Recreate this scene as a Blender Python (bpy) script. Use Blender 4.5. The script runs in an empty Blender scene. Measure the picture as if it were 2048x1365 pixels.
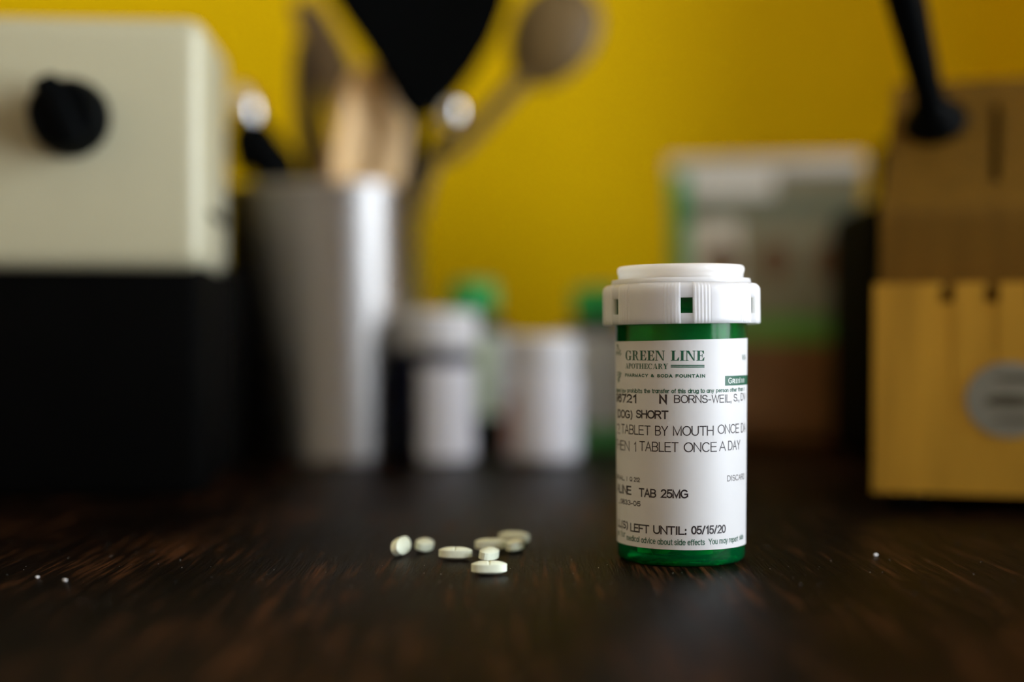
import bpy, bmesh, math, random
from mathutils import Vector, Matrix

# ------------------------------------------------------------------ camera, light, exposure
FPX = 2870.0                      # focal length in pixels of the 2048 px wide frame (50.4 mm on 36 mm)
CAM_Z = 0.068                     # eye height above the table top (table top is z = 0)
CX, CY = 1024.0, 683.0
sc = bpy.context.scene
COL = sc.collection
cam_d = bpy.data.cameras.new('camera')
cam_d.lens = FPX / 2048.0 * 36.0
cam_d.sensor_width = 36.0
cam_d.clip_start = 0.01
cam_d.dof.use_dof = True
cam_d.dof.focus_distance = 0.430
cam_d.dof.aperture_fstop = 2.5
cam = bpy.data.objects.new('camera', cam_d)
COL.objects.link(cam)
cam.location = (0, 0, CAM_Z)
cam.rotation_euler = (math.pi / 2, 0, 0)
sc.camera = cam

sc.view_settings.view_transform = 'Standard'
sc.view_settings.look = 'None'
sc.view_settings.gamma = 1.0
sc.view_settings.use_curve_mapping = False
sc.view_settings.exposure = 0.0

w = bpy.data.worlds.new('sky')
sc.world = w
w.use_nodes = True
wb = w.node_tree.nodes['Background']
wb.inputs[0].default_value = (0.75, 0.85, 1.0, 1)
wb.inputs[1].default_value = 2.8

# room extents (metres)
XL, XR, YF, YB, ZF, ZC = -1.7, 1.45, -2.6, 1.16, -0.9, 1.55
WIN_Y0, WIN_Y1, WIN_Z0, WIN_Z1 = -1.30, 0.40, -0.55, 1.25      # window opening in the right wall
la = bpy.data.lights.new('window_daylight', 'AREA')
la.shape = 'RECTANGLE'
la.size = WIN_Z1 - WIN_Z0 + 0.1
la.size_y = WIN_Y1 - WIN_Y0 + 0.1
la.energy = 140.0
la.color = (0.88, 0.94, 1.0)
lo = bpy.data.objects.new('window_daylight', la)
COL.objects.link(lo)
lo.location = (XR + 0.16, (WIN_Y0 + WIN_Y1) / 2, (WIN_Z0 + WIN_Z1) / 2)
lo.rotation_euler = (0, math.pi / 2, 0)

random.seed(4)
PI = math.pi
R = math.radians

# ------------------------------------------------------------------ helpers
def ray(px, py):
    return Vector(((px - CX) / FPX, 1.0, -(py - CY) / FPX))

def at(px, py, Y):
    d = ray(px, py)
    return Vector((d.x * Y, Y, CAM_Z + d.z * Y))

def nmat(name):
    m = bpy.data.materials.new(name)
    m.use_nodes = True
    return m, m.node_tree, m.node_tree.nodes['Principled BSDF']

def mat(name, col, rough=0.5, metal=0.0, spec=0.5, noise=None, bump=None, aniso=0.0, sss=0.0, coat=0.0):
    """noise = (scale_vec, scale, amount); bump = (scale_vec, scale, distance)"""
    m, nt, b = nmat(name)
    b.inputs['Base Color'].default_value = (*col, 1)
    b.inputs['Roughness'].default_value = rough
    b.inputs['Metallic'].default_value = metal
    b.inputs['Specular IOR Level'].default_value = spec
    b.inputs['Anisotropic'].default_value = aniso
    if coat:
        b.inputs['Coat Weight'].default_value = coat
    if sss:
        b.inputs['Subsurface Weight'].default_value = sss
        b.inputs['Subsurface Radius'].default_value = (1, 1, 0.9)
        b.inputs['Subsurface Scale'].default_value = 0.010
    def tex(sv, s):
        tc = nt.nodes.new('ShaderNodeTexCoord')
        mp = nt.nodes.new('ShaderNodeMapping')
        mp.inputs['Scale'].default_value = sv
        nz = nt.nodes.new('ShaderNodeTexNoise')
        nz.inputs['Scale'].default_value = s
        nz.inputs['Detail'].default_value = 5
        nt.links.new(tc.outputs['Object'], mp.inputs[0])
        nt.links.new(mp.outputs[0], nz.inputs[0])
        return nz
    if noise:
        nz = tex(noise[0], noise[1])
        rp = nt.nodes.new('ShaderNodeValToRGB')
        k = noise[2]
        rp.color_ramp.elements[0].position = 0.3
        rp.color_ramp.elements[1].position = 0.7
        rp.color_ramp.elements[0].color = (*[c * (1 - k) for c in col], 1)
        rp.color_ramp.elements[1].color = (*[min(1, c * (1 + k)) for c in col], 1)
        nt.links.new(nz.outputs[0], rp.inputs[0])
        nt.links.new(rp.outputs[0], b.inputs['Base Color'])
    if bump:
        nz = tex(bump[0], bump[1])
        bp = nt.nodes.new('ShaderNodeBump')
        bp.inputs['Distance'].default_value = bump[2]
        bp.inputs['Strength'].default_value = 1.0
        nt.links.new(nz.outputs[0], bp.inputs['Height'])
        nt.links.new(bp.outputs[0], b.inputs['Normal'])
    return m

def obj(name, verts, faces, material, parent=None, smooth=True, angle=35, mats=None, fmat=None):
    me = bpy.data.meshes.new(name)
    me.from_pydata([tuple(v) for v in verts], [], faces)
    me.validate()
    return link_mesh(name, me, material, parent, smooth, angle, mats, fmat)

def link_mesh(name, me, material, parent=None, smooth=True, angle=35, mats=None, fmat=None):
    bm = bmesh.new(); bm.from_mesh(me)
    bmesh.ops.recalc_face_normals(bm, faces=bm.faces)
    bm.to_mesh(me); bm.free()
    if mats:
        for m in mats: me.materials.append(m)
        for p, i in zip(me.polygons, fmat): p.material_index = i
    elif material:
        me.materials.append(material)
    if smooth:
        me.polygons.foreach_set('use_smooth', [True] * len(me.polygons))
        me.set_sharp_from_angle(angle=R(angle))
    me.update()
    o = bpy.data.objects.new(name, me)
    COL.objects.link(o)
    if parent: o.parent = parent
    return o

def bm_obj(name, bm, material, parent=None, smooth=True, angle=35):
    me = bpy.data.meshes.new(name)
    bm.to_mesh(me); bm.free()
    return link_mesh(name, me, material, parent, smooth, angle)

def thing(name, label, cat, loc=(0, 0, 0), rz=0.0, group=None):
    o = bpy.data.objects.new(name, None)
    COL.objects.link(o)
    o.empty_display_size = 0.02
    o.location = loc; o.rotation_euler = (0, 0, rz)
    return tag(o, label, cat, group)

def tag(o, label, cat, group=None):
    o['label'] = label; o['category'] = cat
    if group: o['group'] = group
    return o

def struct(o, label=None):
    o['kind'] = 'structure'
    if label: o['label'] = label
    return o

def lathe_data(prof, seg=64, a0=0.0, a1=2 * PI):
    full = abs(a1 - a0 - 2 * PI) < 1e-6
    V, F = [], []
    n = seg if full else seg + 1
    for (r, z) in prof:
        for k in range(n):
            a = a0 + (a1 - a0) * k / seg
            V.append((r * math.sin(a), -r * math.cos(a), z))      # angle 0 faces -Y (the viewer)
    for i in range(len(prof) - 1):
        for k in range(seg):
            k2 = (k + 1) % n
            F.append((i * n + k, i * n + k2, (i + 1) * n + k2, (i + 1) * n + k))
    return V, F

def lathe(name, prof, material, parent=None, seg=64, angle=35):
    prof = [(max(r, 1e-6), z) for r, z in prof]
    V, F = lathe_data(prof, seg)
    me = bpy.data.meshes.new(name); me.from_pydata(V, [], F)
    bm = bmesh.new(); bm.from_mesh(me)
    bmesh.ops.remove_doubles(bm, verts=bm.verts, dist=5e-6)
    bm.to_mesh(me); bm.free()
    return link_mesh(name, me, material, parent, True, angle)

def rbox_bm(sx, sy, sz, bev, seg=4, bm=None, off=(0, 0, 0)):
    """box with rounded edges; origin at the centre of its bottom"""
    b = bmesh.new()
    bmesh.ops.create_cube(b, size=1.0)
    for v in b.verts:
        v.co = Vector((v.co.x * sx + off[0], v.co.y * sy + off[1], (v.co.z + 0.5) * sz + off[2]))
    if bev > 0:
        bmesh.ops.bevel(b, geom=b.edges[:] , offset=bev, segments=seg, profile=0.5, affect='EDGES')
    return b

def box_data(x0, x1, y0, y1, z0, z1, V, F):
    i = len(V)
    V += [(x0, y0, z0), (x1, y0, z0), (x1, y1, z0), (x0, y1, z0), (x0, y0, z1), (x1, y0, z1), (x1, y1, z1), (x0, y1, z1)]
    F += [(i, i+3, i+2, i+1), (i+4, i+5, i+6, i+7), (i, i+1, i+5, i+4), (i+1, i+2, i+6, i+5), (i+2, i+3, i+7, i+6), (i+3, i, i+4, i+7)]

def boxes(name, lst, material, parent=None):
    V, F = [], []
    for b in lst: box_data(*b, V, F)
    me = bpy.data.meshes.new(name); me.from_pydata(V, [], F)
    me.materials.append(material)
    o = bpy.data.objects.new(name, me); COL.objects.link(o)
    if parent: o.parent = parent
    return o

def sweep(name, path, radii, material, parent=None, seg=20, flat=None, side=None, smooth_steps=4):
    """tube along path; radii per point (ru, rv); side = preferred u axis"""
    P = [Vector(p) for p in path]
    RR = [(r, r) if not isinstance(r, tuple) else r for r in radii]
    # catmull-rom densify
    PP, QQ = [], []
    n = len(P)
    for i in range(n - 1):
        p0, p1, p2, p3 = P[max(i-1, 0)], P[i], P[i+1], P[min(i+2, n-1)]
        for s in range(smooth_steps):
            t = s / smooth_steps
            PP.append(0.5 * ((2*p1) + (p2-p0)*t + (2*p0-5*p1+4*p2-p3)*t*t + (3*p1-p0-3*p2+p3)*t**3))
            k = t * t * (3 - 2 * t)
            QQ.append(tuple(RR[i][j] * (1-k) + RR[i+1][j] * k for j in (0, 1)))
    PP.append(P[-1]); QQ.append(RR[-1])
    V, F = [], []
    side = Vector(side) if side else Vector((1, 0, 0.01))
    m = len(PP)
    for i, p in enumerate(PP):
        t = (PP[min(i+1, m-1)] - PP[max(i-1, 0)]).normalized()
        u = (side - t * side.dot(t)).normalized()
        v = t.cross(u)
        for k in range(seg):
            a = 2 * PI * k / seg
            V.append(p + u * math.cos(a) * QQ[i][0] + v * math.sin(a) * QQ[i][1])
    for i in range(m - 1):
        for k in range(seg):
            F.append((i*seg+k, i*seg+(k+1) % seg, (i+1)*seg+(k+1) % seg, (i+1)*seg+k))
    F.append(tuple(range(seg))); F.append(tuple((m-1)*seg+k for k in range(seg)))
    return obj(name, V, F, material, parent, True, 50)

# ------------------------------------------------------------------ materials
def wood_table():
    m, nt, b = nmat('dark stained wood')
    N, L = nt.nodes, nt.links
    tc = N.new('ShaderNodeTexCoord')
    def noise(sv, s, det=4, rough=0.55, dist=0.0):
        mp = N.new('ShaderNodeMapping'); mp.inputs['Scale'].default_value = sv
        mp.inputs['Rotation'].default_value = (0, 0, R(3))
        nz = N.new('ShaderNodeTexNoise'); nz.inputs['Scale'].default_value = s
        nz.inputs['Detail'].default_value = det; nz.inputs['Roughness'].default_value = rough
        nz.inputs['Distortion'].default_value = dist
        L.new(tc.outputs['Object'], mp.inputs[0]); L.new(mp.outputs[0], nz.inputs[0])
        return nz
    streak = noise((1, 0.045, 1), 420, 5, 0.62, 0.4)       # broad grain streaks
    fine = noise((1, 0.05, 1), 1700, 3, 0.6, 0.0)         # brushed pores
    blot = noise((1, 0.35, 1), 22, 3, 0.5, 0.4)          # stain blotches
    r1 = N.new('ShaderNodeValToRGB')
    e = r1.color_ramp.elements
    e[0].position = 0.44; e[0].color = (0.0024, 0.0015, 0.0011, 1)
    e[1].position = 0.68; e[1].color = (0.056, 0.0215, 0.0080, 1)
    x = e.new(0.555); x.color = (0.0060, 0.0032, 0.0020, 1)
    mix = N.new('ShaderNodeMath'); mix.operation = 'MULTIPLY_ADD'
    mix.inputs[1].default_value = 0.32
    L.new(blot.outputs[0], mix.inputs[0])
    s2 = N.new('ShaderNodeMath'); s2.operation = 'MULTIPLY'; s2.inputs[1].default_value = 0.72
    L.new(streak.outputs[0], s2.inputs[0]); L.new(s2.outputs[0], mix.inputs[2])
    L.new(mix.outputs[0], r1.inputs[0]); L.new(r1.outputs[0], b.inputs['Base Color'])
    rr = N.new('ShaderNodeMapRange')
    rr.inputs['To Min'].default_value = 0.20; rr.inputs['To Max'].default_value = 0.44
    L.new(streak.outputs[0], rr.inputs[0]); L.new(rr.outputs[0], b.inputs['Roughness'])
    b.inputs['IOR'].default_value = 1.062
    ad = N.new('ShaderNodeMath'); ad.operation = 'ADD'
    L.new(streak.outputs[0], ad.inputs[0]); L.new(fine.outputs[0], ad.inputs[1])
    bp = N.new('ShaderNodeBump'); bp.inputs['Distance'].default_value = 0.00028; bp.inputs['Strength'].default_value = 1.0
    L.new(ad.outputs[0], bp.inputs['Height']); L.new(bp.outputs[0], b.inputs['Normal'])
    return m

def green_vial():
    m, nt, b = nmat('translucent green plastic')
    N, L = nt.nodes, nt.links
    b.inputs['Base Color'].default_value = (0.0, 0.36, 0.09, 1)
    b.inputs['Roughness'].default_value = 0.12
    tr = N.new('ShaderNodeBsdfTransparent'); tr.inputs[0].default_value = (0.015, 0.70, 0.26, 1)
    mx = N.new('ShaderNodeMixShader'); mx.inputs[0].default_value = 0.15
    gl = N.new('ShaderNodeBsdfGlossy'); gl.inputs['Roughness'].default_value = 0.14
    fr = N.new('ShaderNodeFresnel'); fr.inputs[0].default_value = 1.17
    m2 = N.new('ShaderNodeMixShader')
    L.new(tr.outputs[0], mx.inputs[1]); L.new(b.outputs[0], mx.inputs[2])
    L.new(fr.outputs[0], m2.inputs[0]); L.new(mx.outputs[0], m2.inputs[1]); L.new(gl.outputs[0], m2.inputs[2])
    L.new(m2.outputs[0], N['Material Output'].inputs[0])
    return m

def steel_brushed():
    m, nt, b = nmat('brushed steel')
    b.inputs['Base Color'].default_value = (0.84, 0.83, 0.82, 1)
    b.inputs['Metallic'].default_value = 1.0
    b.inputs['Roughness'].default_value = 0.56
    b.inputs['Anisotropic'].default_value = 1.0
    tg = nt.nodes.new('ShaderNodeTangent'); tg.direction_type = 'RADIAL'; tg.axis = 'Z'
    nt.links.new(tg.outputs[0], b.inputs['Tangent'])
    b.inputs['Anisotropic Rotation'].default_value = 0.25
    return m

M = dict(
    wall=mat('yellow wall paint', (0.84, 0.55, 0.0), 0.6, spec=0.08, noise=((1, 1, 1), 3.0, 0.05), bump=((1, 1, 1), 120, 0.0006)),
    wall_c=mat('cream wall paint', (0.76, 0.68, 0.44), 0.6, spec=0.1, noise=((1, 1, 1), 3.0, 0.04), bump=((1, 1, 1), 120, 0.0006)),
    ceiling=mat('white ceiling paint', (0.82, 0.80, 0.74), 0.8, bump=((1, 1, 1), 90, 0.0005)),
    floor=mat('brown floor boards', (0.30, 0.20, 0.11), 0.45, noise=((1, 0.1, 1), 12, 0.3)),
    frame=mat('white window paint', (0.78, 0.78, 0.75), 0.4, noise=((1, 1, 1), 30, 0.03)),
    door=mat('salmon painted door', (0.62, 0.26, 0.15), 0.45, noise=((1, 1, 0.2), 8, 0.08)),
    table=wood_table(),
    vial=green_vial(),
    cap=mat('white polypropylene', (0.80, 0.80, 0.79), 0.34, sss=1.0, noise=((1, 1, 1), 60, 0.015)),
    paper=mat('white label paper', (0.63, 0.63, 0.635), 0.5, noise=((1, 1, 1), 90, 0.012)),
    ink_g=mat('green ink', (0.002, 0.085, 0.045), 0.5, noise=((1, 1, 1), 2500, 0.25)),
    ink_k=mat('black thermal print', (0.018, 0.012, 0.016), 0.5, noise=((1, 1, 1), 2500, 0.2)),
    ink_w=mat('white reversed print', (0.74, 0.76, 0.74), 0.5, noise=((1, 1, 1), 2500, 0.03)),
    pill=mat('pale green tablet film', (0.83, 0.89, 0.71), 0.42, noise=((1, 1, 1), 900, 0.04), bump=((1, 1, 1), 2500, 0.00002)),
    steel=steel_brushed(),
    chrome=mat('polished steel', (0.75, 0.75, 0.74), 0.22, 1.0, noise=((1, 1, 1), 80, 0.04)),
    black=mat('black nylon', (0.0012, 0.0016, 0.0018), 0.55, spec=0.03, noise=((1, 1, 1), 60, 0.2)),
    blackbody=mat('matt black enamel', (0.0010, 0.0010, 0.0009), 0.7, spec=0.03, noise=((1, 1, 1), 40, 0.2)),
    rubber=mat('black rubber', (0.0025, 0.0025, 0.0025), 0.8, spec=0.05, noise=((1, 1, 1), 80, 0.2)),
    cream=mat('cream enamel', (0.42, 0.395, 0.265), 0.35, noise=((1, 1, 1), 20, 0.03)),
    wood_l=mat('light beech wood', (0.86, 0.56, 0.24), 0.5, noise=((1, 1, 0.08), 160, 0.16), bump=((1, 1, 0.05), 500, 0.0001)),
    wood_m=mat('weathered spoon wood', (0.125, 0.075, 0.018), 0.6, noise=((1, 1, 0.08), 160, 0.2), bump=((1, 1, 0.05), 500, 0.0001)),
    wood_d=mat('dark walnut wood', (0.035, 0.019, 0.008), 0.55, noise=((1, 1, 0.08), 160, 0.25)),
    wood_g=mat('grey brown wood', (0.15, 0.095, 0.04), 0.6, noise=((1, 1, 0.08), 160, 0.2)),
    block_d=mat('darker brown rubberwood', (0.135, 0.070, 0.008), 0.55, spec=0.12, noise=((1, 1, 0.1), 90, 0.16)),  # upper body, darker than the front step
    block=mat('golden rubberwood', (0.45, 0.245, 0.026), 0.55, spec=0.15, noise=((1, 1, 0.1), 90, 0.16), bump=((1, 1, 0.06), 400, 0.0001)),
    emblem=mat('pewter grey print', (0.20, 0.20, 0.17), 0.45, noise=((1, 1, 1), 200, 0.1)),
    emblem_d=mat('dark grey print', (0.06, 0.058, 0.04), 0.5, noise=((1, 1, 1), 200, 0.1)),
    white=mat('white plastic', (0.84, 0.845, 0.88), 0.4, noise=((1, 1, 1), 60, 0.02)),
    lab_w=mat('white bottle label', (0.90, 0.90, 0.97), 0.5, noise=((1, 1, 1), 60, 0.03)),
    navy=mat('dark navy plastic', (0.005, 0.008, 0.034), 0.35, spec=0.15, noise=((1, 1, 1), 60, 0.15)),
    dglass=mat('black green glass', (0.002, 0.008, 0.005), 0.15, noise=((1, 1, 1), 60, 0.15)),
    gcap=mat('bright green plastic', (0.008, 0.50, 0.10), 0.4, noise=((1, 1, 1), 60, 0.06)),
    lab_g=mat('pale green label', (0.58, 0.70, 0.44), 0.5, noise=((1, 1, 1), 60, 0.05)),
    lab_s=mat('silver grey label', (0.70, 0.74, 0.76), 0.5, noise=((1, 1, 1), 60, 0.05)),
    lab_p=mat('pink label print', (0.60, 0.34, 0.28), 0.5, noise=((1, 1, 1), 60, 0.06)),
    lab_b=mat('leaf green label print', (0.12, 0.48, 0.16), 0.5, noise=((1, 1, 1), 60, 0.06)),
    pw=mat('white pouch foil', (0.88, 0.88, 0.83), 0.35, noise=((1, 1, 1), 40, 0.06)),
    pgn=mat('green pouch print', (0.0, 0.44, 0.14), 0.35, noise=((1, 1, 1), 40, 0.06)),
    pgg=mat('grey green pouch print', (0.17, 0.20, 0.14), 0.35, noise=((1, 1, 1), 40, 0.08)),
    plg=mat('light green pouch print', (0.15, 0.40, 0.07), 0.35, noise=((1, 1, 1), 40, 0.08)),
    pbr=mat('brown pouch print', (0.24, 0.11, 0.035), 0.4, noise=((1, 1, 1), 60, 0.25)),
    pw_shade=mat('shaded white pouch foil', (0.27, 0.26, 0.17), 0.35, noise=((1, 1, 1), 40, 0.10)),  # olive grey stands in for shade on the white foil
    pnut=mat('dark brown pouch print', (0.16, 0.075, 0.02), 0.4, noise=((1, 1, 1), 60, 0.2)),
    crumb=mat('white crumb', (0.8, 0.8, 0.8), 0.6, noise=((1, 1, 1), 900, 0.1)),
    glass=None,
)
mg, ntg, bg = nmat('window glass')
bg.inputs['Base Color'].default_value = (1, 1, 1, 1)
_t = ntg.nodes.new('ShaderNodeBsdfTransparent')
_g = ntg.nodes.new('ShaderNodeBsdfGlossy'); _g.inputs['Roughness'].default_value = 0.02
_f = ntg.nodes.new('ShaderNodeFresnel')
_m = ntg.nodes.new('ShaderNodeMixShader')
ntg.links.new(_f.outputs[0], _m.inputs[0]); ntg.links.new(_t.outputs[0], _m.inputs[1]); ntg.links.new(_g.outputs[0], _m.inputs[2])
ntg.links.new(_m.outputs[0], ntg.nodes['Material Output'].inputs[0])
M['glass'] = mg

# ------------------------------------------------------------------ room
T = 0.1
struct(boxes('floor', [(XL - T, XR + T, YF - T, YB + T, ZF - T, ZF)], M['floor']), 'brown wooden kitchen floor')
struct(boxes('ceiling', [(XL - T, XR + T, YF - T, YB + T, ZC, ZC + T)], M['ceiling']), 'white kitchen ceiling')
struct(boxes('wall_back', [(XL - T, XR + T, YB, YB + T, ZF, ZC)], M['wall']), 'mustard yellow painted kitchen wall')
struct(boxes('wall_front', [(XL - T, XR + T, YF - T, YF, ZF, ZC)], M['wall_c']), 'cream painted wall behind the viewer')
struct(boxes('wall_left', [(XL - T, XL, YF, YB, ZF, ZC)], M['wall_c']), 'cream painted wall holding a salmon door')
struct(boxes('wall_right', [(XR, XR + T, YF, WIN_Y0, ZF, ZC), (XR, XR + T, WIN_Y1, YB, ZF, ZC),
                            (XR, XR + T, WIN_Y0, WIN_Y1, ZF, WIN_Z0), (XR, XR + T, WIN_Y0, WIN_Y1, WIN_Z1, ZC),
                            (0.50, XR, 0.90, YB, ZF, ZC)], M['wall']),  # last box: unseen return, added to darken the right of the back wall
       'mustard yellow wall with a wide window and an added out-of-view return shading the back wall')
win = bpy.data.objects.new('window_1', None); COL.objects.link(win); struct(win, 'wide white framed kitchen window')
win.location = (XR, (WIN_Y0 + WIN_Y1) / 2, WIN_Z0)
hw = (WIN_Y1 - WIN_Y0) / 2; hh = WIN_Z1 - WIN_Z0
boxes('window_frame', [(0.0, 0.08, -hw, hw, 0, 0.045), (0.0, 0.08, -hw, hw, hh - 0.045, hh),
                       (0.0, 0.08, -hw, -hw + 0.045, 0.045, hh - 0.045), (0.0, 0.08, hw - 0.045, hw, 0.045, hh - 0.045),
                       (0.01, 0.07, -0.025, 0.025, 0.045, hh - 0.045)], M['frame'], win)
boxes('window_sill', [(-0.05, 0.0, -hw - 0.05, hw + 0.05, -0.03, 0.0)], M['frame'], win)
for s in (-1, 1):
    a, b_ = sorted((s * 0.025, s * (hw - 0.045)))
    boxes('window_pane', [(0.045, 0.049, a, b_, 0.045, hh - 0.045)], M['glass'], win)
dr = bpy.data.objects.new('door_1', None); COL.objects.link(dr); struct(dr, 'salmon painted panelled kitchen door')
dr.location = (XL, -1.35, ZF)
boxes('door_leaf', [(0, 0.03, -0.8, 0.8, 0.0, 2.05)], M['door'], dr)
for (z0, z1) in ((0.2, 0.95), (1.1, 1.9)):
    for (y0, y1) in ((-0.72, -0.42), (-0.36, -0.06), (0.06, 0.36), (0.42, 0.72)):
        boxes('door_panel', [(0.03, 0.042, y0, y1, z0, z1)], M['door'], dr)
lathe('door_handle', [(0, -0.02), (0.025, -0.018), (0.028, 0), (0.02, 0.018), (0, 0.02)], M['chrome'], dr, 24).location = (0.075, 0.04, 1.0)

# ------------------------------------------------------------------ table
tb = thing('kitchen_table', 'dark brown stained wooden table with brushed grain', 'table', (-0.49, 0.575, ZF))
b = rbox_bm(1.9, 1.16, 0.045, 0.004, 3)
top = bm_obj('table_top', b, M['table'], tb); top.location = (0, 0, -ZF - 0.045)
for sx in (-1, 1):
    for sy in (-1, 1):
        l = bm_obj('leg', rbox_bm(0.08, 0.08, -ZF - 0.045, 0.006, 2), M['table'], tb)
        l.location = (sx * 0.88, sy * 0.51, 0)

# ------------------------------------------------------------------ prescription bottle
BX, BY = 0.0530, 0.450
RT, RB_ = 0.02050, 0.01990
def vr(z):                                   # vial outer radius with its draft taper
    return RB_ + (RT - RB_) * min(1, max(0, z / 0.075))
bottle = thing('prescription_bottle', 'green translucent medicine bottle with white child-proof cap and printed paper label',
               'bottle', (BX, BY, 0))
vp = [(0, 0.0008), (0.0172, 0.0008), (0.0180, 0.0), (0.0190, 0.0002), (vr(0) - 0.0001, 0.0011), (vr(0), 0.0019)]
vp += [(vr(z), z) for z in (0.004, 0.02, 0.04, 0.06, 0.072, 0.0748)]
vp += [(0.0218, 0.0754), (0.0221, 0.0758), (0.0221, 0.0815), (0.0218, 0.0820), (0.0205, 0.0823), (0.0204, 0.0858)]
vp += [(0.0202, 0.0866), (0.0192, 0.0866), (0.0190, 0.0855)]
vp += [(vr(z) - 0.0014, z) for z in (0.08, 0.06, 0.04, 0.02, 0.006)]
vp += [(0.0178, 0.0036), (0.0165, 0.0028), (0, 0.0026)]
lathe('vial', vp, M['vial'], bottle, 128, 50)

def cyl_hit(px, py, rad):
    """pixel ray against the upright bottle cylinder: angle and height of the near hit"""
    d = ray(px, py)
    a = d.x * d.x + 1; bq = -2 * (d.x * BX + BY); c = BX * BX + BY * BY - rad * rad
    disc = bq * bq - 4 * a * c
    t = (-bq - math.sqrt(max(disc, 0))) / (2 * a)
    p = Vector((d.x * t, t, CAM_Z + d.z * t))
    return math.atan2(p.x - BX, BY - p.y), p.z

# label: a paper sheet wrapped round the vial, upper edge a little crooked
LAB_T = 0.00010
A0, A1 = R(-158), R(150)
nseg, nz = 150, 24
V, F = [], []
_, zlt = cyl_hit(1361, 680.5, RT); _, zlb = cyl_hit(1361, 1101.5, RB_)
def lab_pt(a, f, off):
    zt = zlt + 0.00055 * math.sin(a) + 0.0000
    zb = zlb - 0.0001 * math.sin(a)
    z = zb + (zt - zb) * f
    rr = vr(z) + off
    return (rr * math.sin(a), -rr * math.cos(a), z)
for side_ in (LAB_T, 0.00001):
    for i in range(nz + 1):
        for k in range(nseg + 1):
            V.append(lab_pt(A0 + (A1 - A0) * k / nseg, i / nz, side_))
n1 = nseg + 1; half = n1 * (nz + 1)
for i in range(nz):
    for k in range(nseg):
        q = (i*n1+k, i*n1+k+1, (i+1)*n1+k+1, (i+1)*n1+k)
        F.append(q); F.append(tuple(half + v for v in reversed(q)))
edge = [k for k in range(n1)] + [i*n1+nseg for i in range(1, nz+1)] + [nz*n1+k for k in range(nseg-1, -1, -1)] + [i*n1 for i in range(nz-1, 0, -1)]
for j in range(len(edge)):
    a, b_ = edge[j], edge[(j+1) % len(edge)]
    F.append((a, b_, half + b_, half + a))
label = obj('label', V, F, M['paper'], bottle, True, 40)
label['label'] = 'white printed paper label'

def A_(cx, cy, rx, ry, t0, t1, n=14):
    return [(cx + rx * math.cos(R(t0 + (t1 - t0) * i / n)), cy + ry * math.sin(R(t0 + (t1 - t0) * i / n))) for i in range(n + 1)]
def P_(*p): return list(p)
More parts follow.
